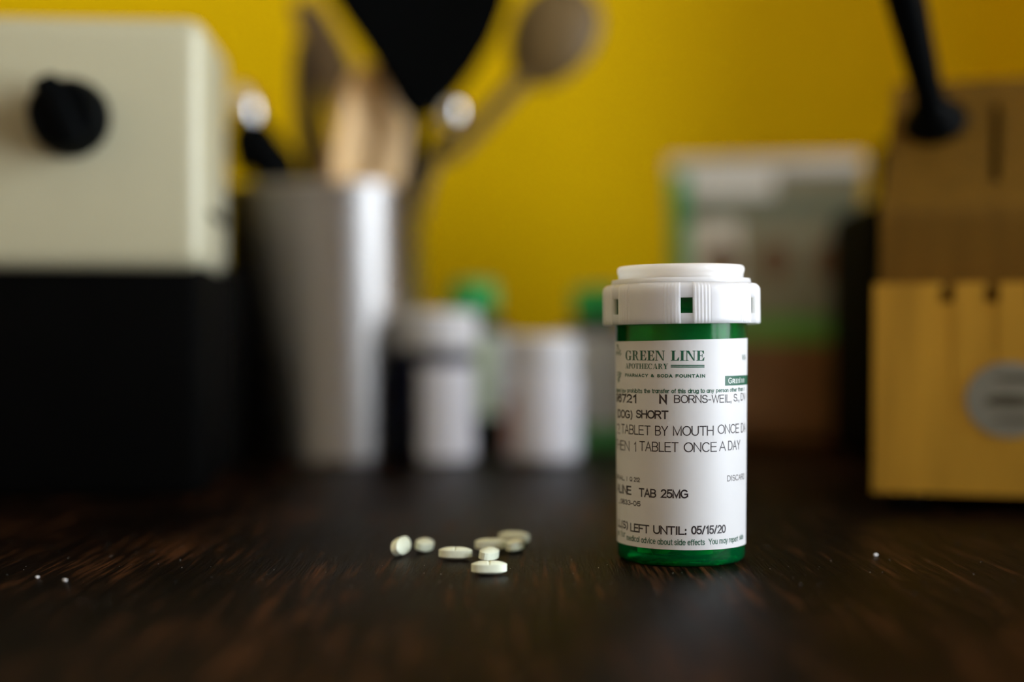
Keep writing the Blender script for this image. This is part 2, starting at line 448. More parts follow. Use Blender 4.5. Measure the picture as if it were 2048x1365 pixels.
# single-line capitals, digits and small letters: advance width, strokes (cap height 1, x-height 0.72)
SG = {
    'A': (.76, [P_((0, 0), (.36, 1), (.72, 0)), P_((.13, .34), (.59, .34))]),
    'B': (.70, [P_((0, 0), (0, 1), (.36, 1)) + A_(.36, .76, .26, .24, 90, -90) + P_((0, .52)), P_((.36, .52)) + A_(.36, .26, .30, .26, 90, -90) + P_((0, 0))]),
    'C': (.78, [A_(.40, .5, .40, .5, 42, 318, 24)]),
    'D': (.74, [P_((0, 0), (0, 1), (.28, 1)) + A_(.28, .5, .42, .5, 90, -90, 20) + P_((0, 0))]),
    'E': (.66, [P_((.62, 0), (0, 0), (0, 1), (.60, 1)), P_((0, .53), (.56, .53))]),
    'F': (.60, [P_((0, 0), (0, 1), (.58, 1)), P_((0, .52), (.50, .52))]),
    'G': (.82, [A_(.41, .5, .41, .5, 45, 322, 24) + P_((.78, .18), (.78, .46), (.46, .46))]),
    'H': (.72, [P_((0, 0), (0, 1)), P_((.68, 0), (.68, 1)), P_((0, .53), (.68, .53))]),
    'I': (.20, [P_((.08, 0), (.08, 1))]),
    'L': (.56, [P_((0, 1), (0, 0), (.54, 0))]),
    'M': (.84, [P_((0, 0), (0, 1), (.40, .04), (.80, 1), (.80, 0))]),
    'N': (.72, [P_((0, 0), (0, 1), (.68, 0), (.68, 1))]),
    'O': (.84, [A_(.42, .5, .42, .5, 90, 450, 30)]),
    'P': (.68, [P_((0, 0), (0, 1), (.38, 1)) + A_(.38, .74, .27, .26, 90, -90) + P_((0, .48))]),
    'Q': (.84, [A_(.42, .5, .42, .5, 90, 450, 30), P_((.48, .24), (.80, -.04))]),
    'R': (.74, [P_((0, 0), (0, 1), (.40, 1)) + A_(.40, .75, .27, .25, 90, -90) + P_((0, .50)), P_((.38, .50), (.70, 0))]),
    'S': (.70, [A_(.34, .75, .29, .25, 20, 250, 18) + A_(.34, .26, .33, .26, 75, -165, 18)]),
    'T': (.70, [P_((0, 1), (.68, 1)), P_((.34, 1), (.34, 0))]),
    'U': (.72, [P_((0, 1), (0, .34)) + A_(.34, .34, .34, .34, 180, 360, 18) + P_((.68, 1))]),
    'V': (.74, [P_((0, 1), (.36, 0), (.72, 1))]),
    'W': (1.04, [P_((0, 1), (.25, 0), (.51, 1), (.77, 0), (1.02, 1))]),
    'Y': (.74, [P_((0, 1), (.36, .46), (.72, 1)), P_((.36, .46), (.36, 0))]),
    '0': (.60, [A_(.28, .5, .28, .5, 90, 450, 28)]),
    '1': (.40, [P_((.08, .78), (.28, 1), (.28, 0))]),
    '2': (.60, [A_(.28, .72, .27, .28, 165, -38, 16) + P_((0, 0), (.56, 0))]),
    '3': (.60, [A_(.27, .76, .24, .24, 155, -85, 14), A_(.27, .27, .28, .27, 85, -155, 16)]),
    '5': (.60, [P_((.52, 1), (.10, 1), (.04, .50)) + A_(.27, .31, .29, .31, 130, -155, 18)]),
    '6': (.60, [A_(.28, .31, .27, .31, 90, 450, 24), A_(.30, .5, .29, .5, 40, 190, 16)]),
    '7': (.58, [P_((0, 1), (.54, 1), (.18, 0))]),
    '8': (.60, [A_(.28, .76, .24, .24, 90, 450, 22), A_(.28, .27, .28, .27, 90, 450, 22)]),
    '9': (.60, [A_(.28, .69, .27, .31, 90, 450, 24), A_(.26, .5, .29, .5, 10, -140, 16)]),
    '(': (.28, [A_(.34, .42, .30, .66, 120, 240, 12)]),
    ')': (.28, [A_(-.08, .42, .30, .66, 60, -60, 12)]),
    '-': (.36, [P_((.02, .36), (.30, .36))]),
    '/': (.40, [P_((0, 0), (.34, 1))]),
    '.': (.14, [P_((.04, 0), (.04, .10))]),
    ',': (.16, [P_((.08, .10), (.06, -.16))]),
    ':': (.14, [P_((.04, 0), (.04, .10)), P_((.04, .56), (.04, .66))]),
    '&': (.78, [P_((.74, 0), (.18, .70)) + A_(.32, .82, .17, .18, 210, -30, 14) + P_((.14, .46)) + A_(.28, .27, .26, .27, 130, 330, 14) + P_((.68, .46))]),
    'a': (.58, [A_(.24, .36, .24, .36, 40, 320, 18), P_((.50, .72), (.50, 0))]),
    'b': (.58, [P_((0, 1), (0, 0)), A_(.25, .36, .25, .36, 140, -140, 18)]),
    'c': (.54, [A_(.26, .36, .26, .36, 45, 315, 18)]),
    'd': (.58, [A_(.24, .36, .24, .36, 40, 320, 18), P_((.50, 1), (.50, 0))]),
    'e': (.58, [P_((.02, .38), (.51, .38)) + A_(.26, .36, .26, .36, 5, 318, 20)]),
    'f': (.32, [P_((.12, 0), (.12, .82)) + A_(.27, .82, .15, .18, 180, 80, 8), P_((0, .72), (.27, .72))]),
    'g': (.58, [A_(.24, .36, .24, .36, 40, 320, 18), P_((.50, .72), (.50, -.06)) + A_(.26, -.06, .24, .24, 0, -150, 10)]),
    'h': (.56, [P_((0, 1), (0, 0)), P_((0, .42)) + A_(.23, .46, .23, .26, 170, 0, 12) + P_((.46, 0))]),
    'i': (.12, [P_((.04, 0), (.04, .72)), P_((.04, .90), (.04, 1))]),
    'l': (.12, [P_((.04, 0), (.04, 1))]),
    'm': (.86, [P_((0, 0), (0, .72)), P_((0, .46)) + A_(.19, .50, .19, .22, 170, 0, 10) + P_((.38, 0)), P_((.38, .46)) + A_(.57, .50, .19, .22, 170, 0, 10) + P_((.76, 0))]),
    'n': (.56, [P_((0, 0), (0, .72)), P_((0, .42)) + A_(.23, .46, .23, .26, 170, 0, 12) + P_((.46, 0))]),
    'o': (.58, [A_(.26, .36, .26, .36, 90, 450, 22)]),
    'p': (.58, [P_((0, .72), (0, -.28)), A_(.25, .36, .25, .36, 140, -140, 18)]),
    'r': (.34, [P_((0, 0), (0, .72)), P_((0, .42)) + A_(.24, .46, .24, .26, 170, 75, 8)]),
    's': (.50, [A_(.22, .54, .20, .18, 25, 245, 12) + A_(.23, .18, .21, .18, 75, -160, 12)]),
    't': (.32, [P_((.12, .94), (.12, .14)) + A_(.25, .14, .13, .14, 180, 280, 8), P_((0, .72), (.27, .72))]),
    'u': (.56, [P_((0, .72), (0, .26)) + A_(.23, .26, .23, .26, 180, 350, 12), P_((.46, .72), (.46, 0))]),
    'v': (.52, [P_((0, .72), (.24, 0), (.48, .72))]),
    'w': (.74, [P_((0, .72), (.18, 0), (.35, .72), (.52, 0), (.70, .72))]),
    'y': (.52, [P_((0, .72), (.24, 0)), P_((.48, .72), (.20, -.16)) + A_(.08, -.14, .12, .13, -20, -100, 6)]),
    ' ': (.30, []),
}
def stroke_quads(pl, wd):
    """mitred ribbon of width wd along a polyline (metric plane)"""
    pts = [pl[0]]
    for p in pl[1:]:
        if math.hypot(p[0] - pts[-1][0], p[1] - pts[-1][1]) > 1e-7: pts.append(p)
    if len(pts) < 2: return [], []
    vs, fs = [], []
    n = len(pts)
    closed = math.hypot(pts[0][0] - pts[-1][0], pts[0][1] - pts[-1][1]) < 1e-7
    def dr(a, b):
        l = math.hypot(b[0] - a[0], b[1] - a[1]); return ((b[0] - a[0]) / l, (b[1] - a[1]) / l)
    for i in range(n):
        d0 = dr(pts[i-1], pts[i]) if i > 0 else (dr(pts[-2], pts[-1]) if closed else None)
        d1 = dr(pts[i], pts[i+1]) if i < n - 1 else (dr(pts[0], pts[1]) if closed else None)
        d0 = d0 or d1; d1 = d1 or d0
        nx, ny = -(d0[1] + d1[1]), d0[0] + d1[0]
        l = math.hypot(nx, ny)
        if l < 1e-6: nx, ny, l = -d0[1], d0[0], 1.0
        nx /= l; ny /= l
        ms = min(2.2, 1.0 / max(0.2, nx * -d0[1] + ny * d0[0]))
        ex, ey = 0.0, 0.0
        if not closed and i == 0: ex, ey = -d1[0] * wd * .5, -d1[1] * wd * .5
        if not closed and i == n - 1: ex, ey = d0[0] * wd * .5, d0[1] * wd * .5
        h = wd * .5 * ms
        vs += [(pts[i][0] + nx * h + ex, pts[i][1] + ny * h + ey), (pts[i][0] - nx * h + ex, pts[i][1] - ny * h + ey)]
    for i in range(n - 1):
        fs.append((2*i, 2*i+2, 2*i+3, 2*i+1))
    return vs, fs

PRINT_OFF = LAB_T + 0.00004
def wrap_print(name, vs, fs, ink, off=PRINT_OFF):
    """vs are (angle, z) pairs laid onto the label"""
    V = []
    for a, z in vs:
        rr = vr(z) + off
        V.append((rr * math.sin(a), -rr * math.cos(a), z))
    me = bpy.data.meshes.new(name); me.from_pydata(V, [], fs); me.materials.append(ink)
    o = bpy.data.objects.new(name, me); COL.objects.link(o); o.parent = label
    return o

def line(name, words, ink, wpx=2.0, gap=0.14):
    """words: (text, px_left, px_right, py_base, py_top, px_ref); wpx = stroke width in photo pixels"""
    VS, FS = [], []
    wd = wpx * 0.0001497
    RR = vr(0.04) + PRINT_OFF
    for (text, xl, xr, yb, yt, xref) in words:
        al, _ = cyl_hit(xl, yb, RR); ar, _ = cyl_hit(xr, yb, RR)
        _, zb = cyl_hit(xref, yb, RR); _, zt = cyl_hit(xref, yt, RR)
        pls, x, last = [], 0.0, 0.0
        for ch in text:
            adv, st = SG[ch]
            pls += [[(px + x, py) for px, py in pl] for pl in st]
            x += adv + gap
        x0 = min(p[0] for pl in pls for p in pl); x1 = max(p[0] for pl in pls for p in pl)
        u0, u1 = al * RR + wd / 2, ar * RR - wd / 2
        z0, z1 = zb + wd / 2, zt - wd / 2
        sx = (u1 - u0) / max(x1 - x0, 1e-3) if x1 - x0 > 0.01 else 0.0
        for pl in pls:
            vs, fs = stroke_quads([(u0 + (px - x0) * sx, z0 + py * (z1 - z0)) for px, py in pl], wd)
            kk = len(VS)
            VS += [(u / RR, z) for u, z in vs]
            FS += [tuple(i + kk for i in f) for f in fs]
    return wrap_print(name, VS, FS, ink)

# --- serif capitals drawn from stems, hairlines and bowls (unit cap height)
def ell(cx, cy, a, b, th, hr, t0, t1, n=28):
    vs, fs = [], []
    for i in range(n + 1):
        t = R(t0 + (t1 - t0) * i / n)
        vs.append((cx + a * math.cos(t), cy + b * math.sin(t)))
        vs.append((cx + (a - th) * math.cos(t), cy + (b - hr) * math.sin(t)))
    for i in range(n):
        fs.append((2*i, 2*i+2, 2*i+3, 2*i+1))
    return vs, fs
def poly(*pts):
    return list(pts), [tuple(range(len(pts)))]
def rect(x0, x1, y0, y1):
    return poly((x0, y0), (x1, y0), (x1, y1), (x0, y1))
H_ = 0.06
S_ = 0.22
def serif(x0, x1, y): return rect(x0, x1, y, y + H_)
GLY = {
    'I': (0.44, [rect(.11, .33, 0, 1), serif(0, .44, 0), serif(0, .44, 1 - H_)]),
    'L': (0.74, [rect(.11, .33, 0, 1), serif(0, .44, 1 - H_), serif(0, .72, 0), poly((.72, 0), (.74, .36), (.70, .36), (.52, .06))]),
    'E': (0.76, [rect(.11, .33, 0, 1), serif(0, .72, 0), serif(0, .70, 1 - H_), poly((.72, 0), (.76, .34), (.71, .34), (.54, .06)),
                 poly((.70, 1), (.72, .70), (.67, .70), (.52, .94)), rect(.33, .56, .48, .54), rect(.52, .57, .33, .69)]),
    'N': (0.92, [rect(.10, .16, 0, 1), rect(.76, .82, 0, 1), serif(0, .27, 0), serif(0, .30, 1 - H_), serif(.64, .92, 1 - H_),
                 poly((.08, 1), (.32, 1), (.82, 0), (.72, 0))]),
    'R': (0.88, [rect(.11, .33, 0, 1), serif(0, .44, 0), serif(0, .46, 1 - H_), ell(.42, .745, .29, .255, .19, .06, -90, 90),
                 rect(.33, .44, .94, 1), rect(.33, .44, .49, .55), poly((.42, .52), (.58, .52), (.76, .08), (.88, .06), (.88, 0), (.64, 0))]),
    'G': (0.92, [ell(.44, .5, .44, .515, .21, .055, 48, 318), rect(.60, .80, .02, .40), serif(.50, .92, .38),
                 poly((.76, .62), (.80, .62), (.80, 1.0), (.76, 1.0), (.66, .86))]),
    'A': (0.90, [poly((.42, 1.02), (.52, 1.02), (.84, .04), (.58, .04)), poly((.40, .96), (.46, .96), (.17, .04), (.11, .04)),
                 serif(0, .30, 0), serif(.50, .92, 0), rect(.22, .64, .28, .34)]),
    'P': (0.76, [rect(.11, .33, 0, 1), serif(0, .46, 0), serif(0, .46, 1 - H_), ell(.42, .73, .32, .27, .20, .06, -90, 90),
                 rect(.33, .44, .94, 1), rect(.33, .44, .46, .52)]),
    'O': (0.88, [ell(.44, .5, .44, .515, .21, .055, 0, 360, 40)]),
    'T': (0.84, [rect(.31, .53, 0, 1), serif(.20, .64, 0), serif(.02, .82, 1 - H_), poly((.02, 1), (0, .66), (.05, .66), (.20, .94)),
                 poly((.82, 1), (.84, .66), (.79, .66), (.64, .94))]),
    'H': (1.0, [rect(.11, .33, 0, 1), rect(.67, .89, 0, 1), serif(0, .44, 0), serif(.56, 1.0, 0), serif(0, .44, 1 - H_),
                serif(.56, 1.0, 1 - H_), rect(.33, .67, .48, .54)]),
    'C': (0.86, [ell(.44, .5, .44, .515, .21, .055, 45, 318), poly((.76, .62), (.80, .62), (.80, 1.0), (.76, 1.0), (.66, .86))]),
    'Y': (0.90, [rect(.34, .56, 0, .46), serif(.22, .68, 0), poly((.08, .97), (.34, .97), (.56, .44), (.36, .40)),
                 poly((.70, .97), (.76, .97), (.54, .40), (.48, .44)), serif(0, .44, 1 - H_), serif(.58, .92, 1 - H_)]),
    ' ': (0.42, []),
}
def serif_line(name, text, xl, xr, yb, yt, xref, ink, gap=0.07):
    vs, fs, x = [], [], 0.0
    for ch in text:
        adv, parts = GLY[ch]
        for pv, pf in parts:
            k = len(vs)
            vs += [(px + x, py) for px, py in pv]
            fs += [tuple(i + k for i in f) for f in pf]
        x += adv + gap
    x -= gap
    al, _ = cyl_hit(xl, yb, vr(.06) + PRINT_OFF); ar, _ = cyl_hit(xr, yb, vr(.06) + PRINT_OFF)
    _, zb = cyl_hit(xref, yb, vr(.06) + PRINT_OFF); _, zt = cyl_hit(xref, yt, vr(.06) + PRINT_OFF)
    return wrap_print(name, [(al + (ar - al) * u / x, zb + v * (zt - zb)) for u, v in vs], fs, ink)

def bar(name, xl, xr, yb, yt, xref, ink, n=24, off=PRINT_OFF, a_end=None):
    al, _ = cyl_hit(xl, yb, vr(.06) + off); ar, _ = cyl_hit(xr, yb, vr(.06) + off)
    if a_end is not None: ar = a_end
    _, zb = cyl_hit(xref, yb, vr(.06) + off); _, zt = cyl_hit(xref, yt, vr(.06) + off)
    vs, fs = [], []
    for i in range(n + 1):
        a = al + (ar - al) * i / n
        vs += [(a, zb), (a, zt)]
        if i < n: fs.append((2*i, 2*i+2, 2*i+3, 2*i+1))
    return wrap_print(name, vs, fs, ink, off)

g, k_ = M['ink_g'], M['ink_k']
serif_line('brand_lettering', 'GREEN LINE', 1251.3, 1409, 722.3, 702.4, 1330, g)
serif_line('brand_lettering', 'APOTHECARY', 1251, 1336.4, 738.8, 728.2, 1300, g)
bar('printed_rule', 1341.5, 1409, 733.0, 730.6, 1375, g)
bar('printed_rule', 1341.5, 1409, 736.2, 733.9, 1375, g)
line('brand_lettering', [('PHARMACY & SODA FOUNTAIN', 1251, 1410, 756.2, 749.2, 1330)], g, 1.7, 0.36)
_tagend, _ = cyl_hit(1491, 770, vr(.06))
bar('green_badge', 1450.5, 1491, 772.3, 752.8, 1451, g, 24, PRINT_OFF, R(88))
o_ = PRINT_OFF
PRINT_OFF = LAB_T + 0.00008
line('badge_lettering', [('G', 1456.4, 1463.5, 768.2, 756.6, 1458), ('REEN', 1464.5, 1478.2, 767.6, 758.6, 1468),
                         ('L', 1479, 1482, 767.0, 755.6, 1480), ('INE', 1482.6, 1489, 766.4, 757.8, 1484)], M['ink_w'], 1.45)
PRINT_OFF = o_
line('green_small_print', [('WA', 1482.7, 1490.2, 721.4, 709.8, 1484)], g, 1.4)
line('green_small_print', [('ederal law', 1233.2, 1252.5, 786.2, 777.6, 1240), ('prohibits', 1255, 1285, 787.0, 778.2, 1270), ('the', 1288, 1300.5, 787.2, 778.4, 1295),
                           ('transfer', 1304, 1339, 787.5, 778.6, 1320), ('of this', 1343, 1371.5, 787.6, 778.7, 1357),
                           ('drug', 1376, 1397.5, 787.4, 778.5, 1387), ('to any', 1401, 1428, 786.8, 778.0, 1415),
                           ('person', 1432, 1456.5, 785.8, 777.4, 1445), ('other', 1459.3, 1473.4, 784.6, 776.4, 1467),
                           ('than t', 1475.5, 1488.2, 783.2, 775.2, 1481)], g, 1.45)
line('black_print', [('96721', 1233.4, 1273, 807.4, 789.4, 1265)], k_, 3.7)
line('black_print', [('N', 1318.3, 1334.2, 808.8, 789.8, 1326)], k_, 4.4)
line('black_print', [('BORNS-WEIL,', 1348.3, 1462.5, 807.2, 790.8, 1356), ('S.,', 1467, 1478, 804.0, 788.5, 1471), ('DV', 1481, 1490.4, 802.2, 787, 1483)], k_, 1.9)
line('black_print', [('(DOG)', 1235.2, 1265, 838.6, 821.6, 1262), ('SHORT', 1272.2, 1337, 839.2, 821.8, 1320)], k_, 3.0)
line('black_print', [('2', 1234.2, 1239.6, 868.5, 848.5, 1238), ('TABLET', 1243, 1301, 871.6, 852.0, 1290), ('BY', 1310, 1336, 872.6, 852.8, 1323), ('MOUTH', 1346.2, 1427.4, 872.8, 853.0, 1365),
                     ('ONCE', 1435.6, 1478, 868.8, 849.8, 1450), ('DA', 1482, 1490.8, 866, 847, 1485)], k_, 2.1)
line('black_print', [('THEN', 1232.4, 1258.8, 902.5, 882.5, 1250), ('1', 1268, 1272, 904.4, 884.6, 1270), ('TABLET', 1278.5, 1357, 905.4, 885.4, 1340),
                     ('ONCE', 1367.8, 1434, 905.6, 885.6, 1400), ('A', 1438.5, 1452, 903.2, 883.6, 1445), ('DAY', 1456.5, 1480.5, 901.2, 881.8, 1468)], k_, 2.1)
line('black_print', [('ORAL', 1232.4, 1248.6, 962.0, 953.0, 1246), ('I', 1252.8, 1254.2, 963, 954, 1253), ('Q', 1258.5, 1264, 963.8, 954.8, 1261), ('212', 1267, 1279, 965.2, 956, 1273)], k_, 1.6)
line('black_print', [('ALINE', 1234, 1262, 990.5, 972.5, 1255), ('TAB', 1277.2, 1312, 996.2, 978.4, 1295), ('25MG', 1321.2, 1376.6, 998, 980.2, 1350)], k_, 2.9)
line('black_print', [('-', 1236.2, 1239, 1011.0, 1000.6, 1238), ('0833-05', 1240, 1280.4, 1013.6, 1003.2, 1272)], k_, 1.9)
line('black_print', [('DISCARD', 1455, 1489.4, 963.8, 952, 1459)], k_, 1.3)
line('black_print', [('LL(S)', 1234.2, 1254.6, 1059.5, 1043.5, 1252), ('LEFT', 1259.3, 1297.6, 1067.2, 1049.8, 1280), ('UNTIL:', 1305.6, 1373, 1071.0, 1053.6, 1340),
                     ('05/15/20', 1382.8, 1452.8, 1070.4, 1053.0, 1400)], k_, 2.9)
line('green_small_print', [('on for', 1234, 1249.4, 1075.5, 1063.0, 1246), ('medical', 1251.6, 1277.6, 1084.0, 1072.2, 1264), ('advice', 1280.8, 1310.4, 1088.6, 1076.6, 1296),
                           ('about', 1314, 1345, 1091.4, 1079.2, 1330), ('side', 1348.4, 1371.6, 1092.2, 1080.0, 1360), ('effects', 1375.4, 1410.6, 1092.2, 1080.0, 1393),
                           ('You', 1418, 1436, 1090.4, 1078.4, 1427), ('may', 1440, 1456.8, 1088.4, 1076.6, 1448), ('report', 1459.4, 1477.6, 1085.6, 1074.2, 1468),
                           ('side', 1480.2, 1488.2, 1080.8, 1070, 1483)], g, 1.5)
# leafy emblem fragments at the label's left side: fans of slanted strokes
def strokes(name, segs):
    vs, fs = [], []
    for (x0, y0, x1, y1, wd) in segs:
        a0, z0 = cyl_hit(x0, y0, vr(.06) + PRINT_OFF); a1, z1 = cyl_hit(x1, y1, vr(.06) + PRINT_OFF)
        da = wd / 131.0 / max(0.25, math.cos(a0 + R(6.7)))
        kk = len(vs)
        vs += [(a0 - da/2, z0), (a0 + da/2, z0), (a1 + da/2, z1), (a1 - da/2, z1)]
        fs.append((kk, kk+1, kk+2, kk+3))
    return wrap_print(name, vs, fs, g)
strokes('leaf_emblem', [(1232.6, 702, 1233.6, 711, 1.2), (1234.0, 689, 1236.8, 697, 1.6), (1233.6, 697, 1238.5, 708, 1.8), (1235.6, 696, 1236.6, 690, 1.2),
                        (1234.2, 707, 1238.2, 698, 1.7), (1237.0, 711, 1241.0, 701, 1.7), (1240.0, 712, 1242.6, 707, 1.6), (1233.2, 711, 1235.6, 705, 1.4)])
strokes('leaf_emblem', [(1233.4, 745, 1237.6, 752, 1.8), (1235.8, 744, 1240.6, 751, 1.8), (1238.4, 744, 1243, 748, 1.6), (1234.4, 753, 1238.6, 746, 1.6),
                        (1236.6, 757, 1241.4, 748, 1.7), (1235.8, 757, 1236.6, 766, 1.4), (1237.6, 756, 1238.6, 764, 1.4), (1239.4, 757, 1241, 752, 1.4)])

# cap: ring with six square windows, ribs beside each, recessed columns, and the raised top ring
cap_z0, cap_z1 = 0.0732, 0.0857
NA = 720
TH_W = [R(4.2 - 6.7 + 60 * i) for i in range(6)]
wz0, wz1 = 0.0763, 0.0810
wh = R(4.6)
zrows = [cap_z0, cap_z0 + 0.0004, 0.0748, wz0, 0.0778, 0.0796, wz1, 0.0824, 0.0836, 0.0843, 0.0849, 0.0853, 0.0855, cap_z1]
def win_d(a):
    return min(abs(((a - t + PI) % (2 * PI)) - PI) for t in TH_W)
def ring_r(a, z):
    r0 = 0.0245
    d = win_d(a)
    if d < wh + R(0.3): r0 -= 0.00042
    elif d < wh + R(13.0):
        ph = (d - wh - R(0.3)) / R(2.5)
        fade = 1.0 if ph < 4.4 else max(0, 1 - (ph - 4.4) / 0.8)
        r0 += 0.00011 * math.sin(ph * 2 * PI) * fade
    if z > 0.0836:
        t = (z - 0.0836) / (cap_z1 - 0.0836)
        r0 -= 0.0021 * (1 - math.sqrt(max(0, 1 - t * t)))
    elif z < cap_z0 + 0.0003: r0 -= 0.0003
    return r0
V, F = [], []
nr = len(zrows)
for z in zrows:
    for k in range(NA):
        a = 2 * PI * k / NA
        rr = ring_r(a, z); V.append((rr * math.sin(a), -rr * math.cos(a), z))
for z in zrows:
    for k in range(NA):
        a = 2 * PI * k / NA
        V.append((0.0223 * math.sin(a), -0.0223 * math.cos(a), min(z, 0.0842)))
off_i = nr * NA
def is_win(i, k):
    a = 2 * PI * (k + 0.5) / NA
    return win_d(a) < wh and zrows[i] >= wz0 - 1e-9 and zrows[i+1] <= wz1 + 1e-9
for i in range(nr - 1):
    for k in range(NA):
        k2 = (k + 1) % NA
        if is_win(i, k):
            for (di, dk, e) in ((0, -1, (i*NA+k, (i+1)*NA+k)), (0, 1, (i*NA+k2, (i+1)*NA+k2)),
                                (-1, 0, (i*NA+k, i*NA+k2)), (1, 0, ((i+1)*NA+k, (i+1)*NA+k2))):
                if not is_win(i + di, (k + dk) % NA):
                    F.append((e[0], e[1], off_i + e[1], off_i + e[0]))
            continue
        F.append((i*NA+k, i*NA+k2, (i+1)*NA+k2, (i+1)*NA+k))
        if zrows[i+1] <= 0.0843 + 1e-9:
            F.append((off_i+i*NA+k, off_i+(i+1)*NA+k, off_i+(i+1)*NA+k2, off_i+i*NA+k2))
for k in range(NA):
    F.append((k, off_i + k, off_i + (k+1) % NA, (k+1) % NA))
cap_e = bpy.data.objects.new('cap', None); COL.objects.link(cap_e); cap_e.parent = bottle
cap_e['label'] = 'white plastic child-proof cap'
cap_e.location = (0, 0, 0.079)
cap_e.rotation_euler = (0, R(-0.7), 0)            # sits very slightly crooked
cr = obj('cap_ring', V, F, M['cap'], cap_e, True, 40)
cr.location = (0, 0, -0.079)
zt = 0.0915
ct = lathe('cap_top', [(0.0225, cap_z1 - 0.0001), (0.0205, cap_z1), (0.0197, cap_z1 + 0.0001), (0.01945, cap_z1 + 0.0004), (0.01940, zt - 0.0030), (0.01950, zt - 0.0026),
                  (0.01975, zt - 0.0019), (0.01978, zt - 0.0010), (0.01955, zt - 0.0004), (0.0190, zt - 0.0001), (0.0182, zt),
                  (0.0176, zt - 0.0004), (0.0173, zt - 0.0040), (0.0165, zt - 0.0044), (0.0, zt - 0.0044)], M['cap'], cap_e, 128, 45)
ct.location = (0, 0, -0.079)
cl = lathe('cap_liner', [(0.0, 0.0872), (0.0215, 0.0872), (0.0221, 0.0842), (0.0221, 0.0830), (0.0213, 0.0830), (0.0213, 0.0843), (0.0, 0.0868)], M['cap'], cap_e, 96)
cl.location = (0, 0, -0.079)

# ------------------------------------------------------------------ tablets
def pill_mesh(score=True):
    a, b, tbh, dome = 0.0052, 0.00262, 0.00105, 0.00095
    xs = sorted(set([round(-a * math.cos(PI * i / 22), 8) for i in range(23)] + [s * v for s in (-1, 1) for v in (0.0001, 0.00022, 0.00034)] + [0.0]))
    ny = 14
    V, F, sec = [], [], []
    pw = 2.5
    for x in xs:
        hw_ = b * max(0.0, 1 - abs(x / a) ** pw) ** (1 / 2.0)
        hw_ = max(hw_, 0.00035)
        idx = []
        for s in (1, -1):
            for j in range(ny + 1):
                y = hw_ * math.cos(PI * j / ny) * s
                rr = min(1, (abs(x / a) ** pw + (abs(y) / b) ** 2.0) ** (1 / 2.0))
                z = tbh + dome * (1 - rr ** 2.4)
                if score and s == 1 and abs(x) < 0.0003 and z > tbh + 0.0001:
                    z -= 0.00032 * (1 - abs(x) / 0.0003)
                idx.append(len(V)); V.append((x, y, (z if s == 1 else -z)))
        sec.append(idx)
    n = len(sec[0])
    for i in range(len(sec) - 1):
        for j in range(n):
            j2 = (j + 1) % n
            F.append((sec[i][j], sec[i][j2], sec[i+1][j2], sec[i+1][j]))
    F.append(tuple(sec[0])); F.append(tuple(sec[-1]))
    return V, F
PV, PF = pill_mesh(True)
tab0 = obj('tablet', PV, PF, M['pill'], None, True, 38)
TH = 0.0020                                      # half thickness
used = [False]
def tablet(px, py_base, yaw, label, roll=0.0, pitch=0.0, group=None, loc=None, lift=None):
    if used[0]:
        o = tab0.copy(); COL.objects.link(o)
    else:
        o = tab0; used[0] = True
    rot = Matrix.Rotation(R(yaw), 3, 'Z') @ Matrix.Rotation(R(pitch), 3, 'Y') @ Matrix.Rotation(R(roll), 3, 'X')
    zmin = min((rot @ Vector(v)).z for v in PV)
    if loc is None:
        Y = CAM_Z * FPX / (py_base - CY)
        loc = Vector(((px - CX) / FPX * Y, Y, 0))
    o.location = (loc[0], loc[1], loc[2] - zmin)
    o.rotation_euler = rot.to_euler()
    tag(o, label, 'tablet', group)
    return o
G1 = 'pale green tablets spilled on the table'
tablet(978, 1150.0, 2, 'pale green tablet with its score line showing, alone in front of the spilled heap', group=G1)
tablet(911, 1120.5, -6, 'pale green tablet lying flat and broadside midway between the heap and the outlying pair', group=G1)
tablet(802, 1112.0, 70, 'pale green tablet standing on its edge, outermost of the spilled tablets from the bottle', roll=72, pitch=-8, group=G1)
tablet(849, 1104.0, 76, 'pale green tablet lying end-on beside the tablet that stands on edge', roll=14, group=G1)
tablet(978, 1122.5, 72, 'pale green tablet lying end-on against the long side of another tablet in the heap', roll=8, group=G1)
tablet(982, 1102.5, 3, 'pale green tablet lying broadside in the heap, behind an end-on tablet', group=G1)
tablet(1030, 1104.0, 76, 'pale green tablet lying end-on in front of the rearmost tablet of the heap', roll=-6, group=G1)
tablet(1028, 1088.0, -14, 'pale green tablet at the back of the heap, farthest from the lone scored one', group=G1)
IN = [(-0.0095, -0.0118, 5), (0.0030, -0.0135, -8), (0.0125, -0.0080, 48), (-0.0040, -0.0060, -4), (-0.0125, 0.0010, 80),
      (0.0055, -0.0010, 20), (-0.0040, 0.0040, 12), (0.0125, 0.0060, 70), (0.0020, 0.0105, -10), (-0.0085, 0.0110, 40)]
for (x, y, yw) in IN:
    tablet(0, 0, yw, 'pale tablet inside the green medicine bottle', loc=(BX + x, BY + y, 0.0027), group='tablets inside the bottle')

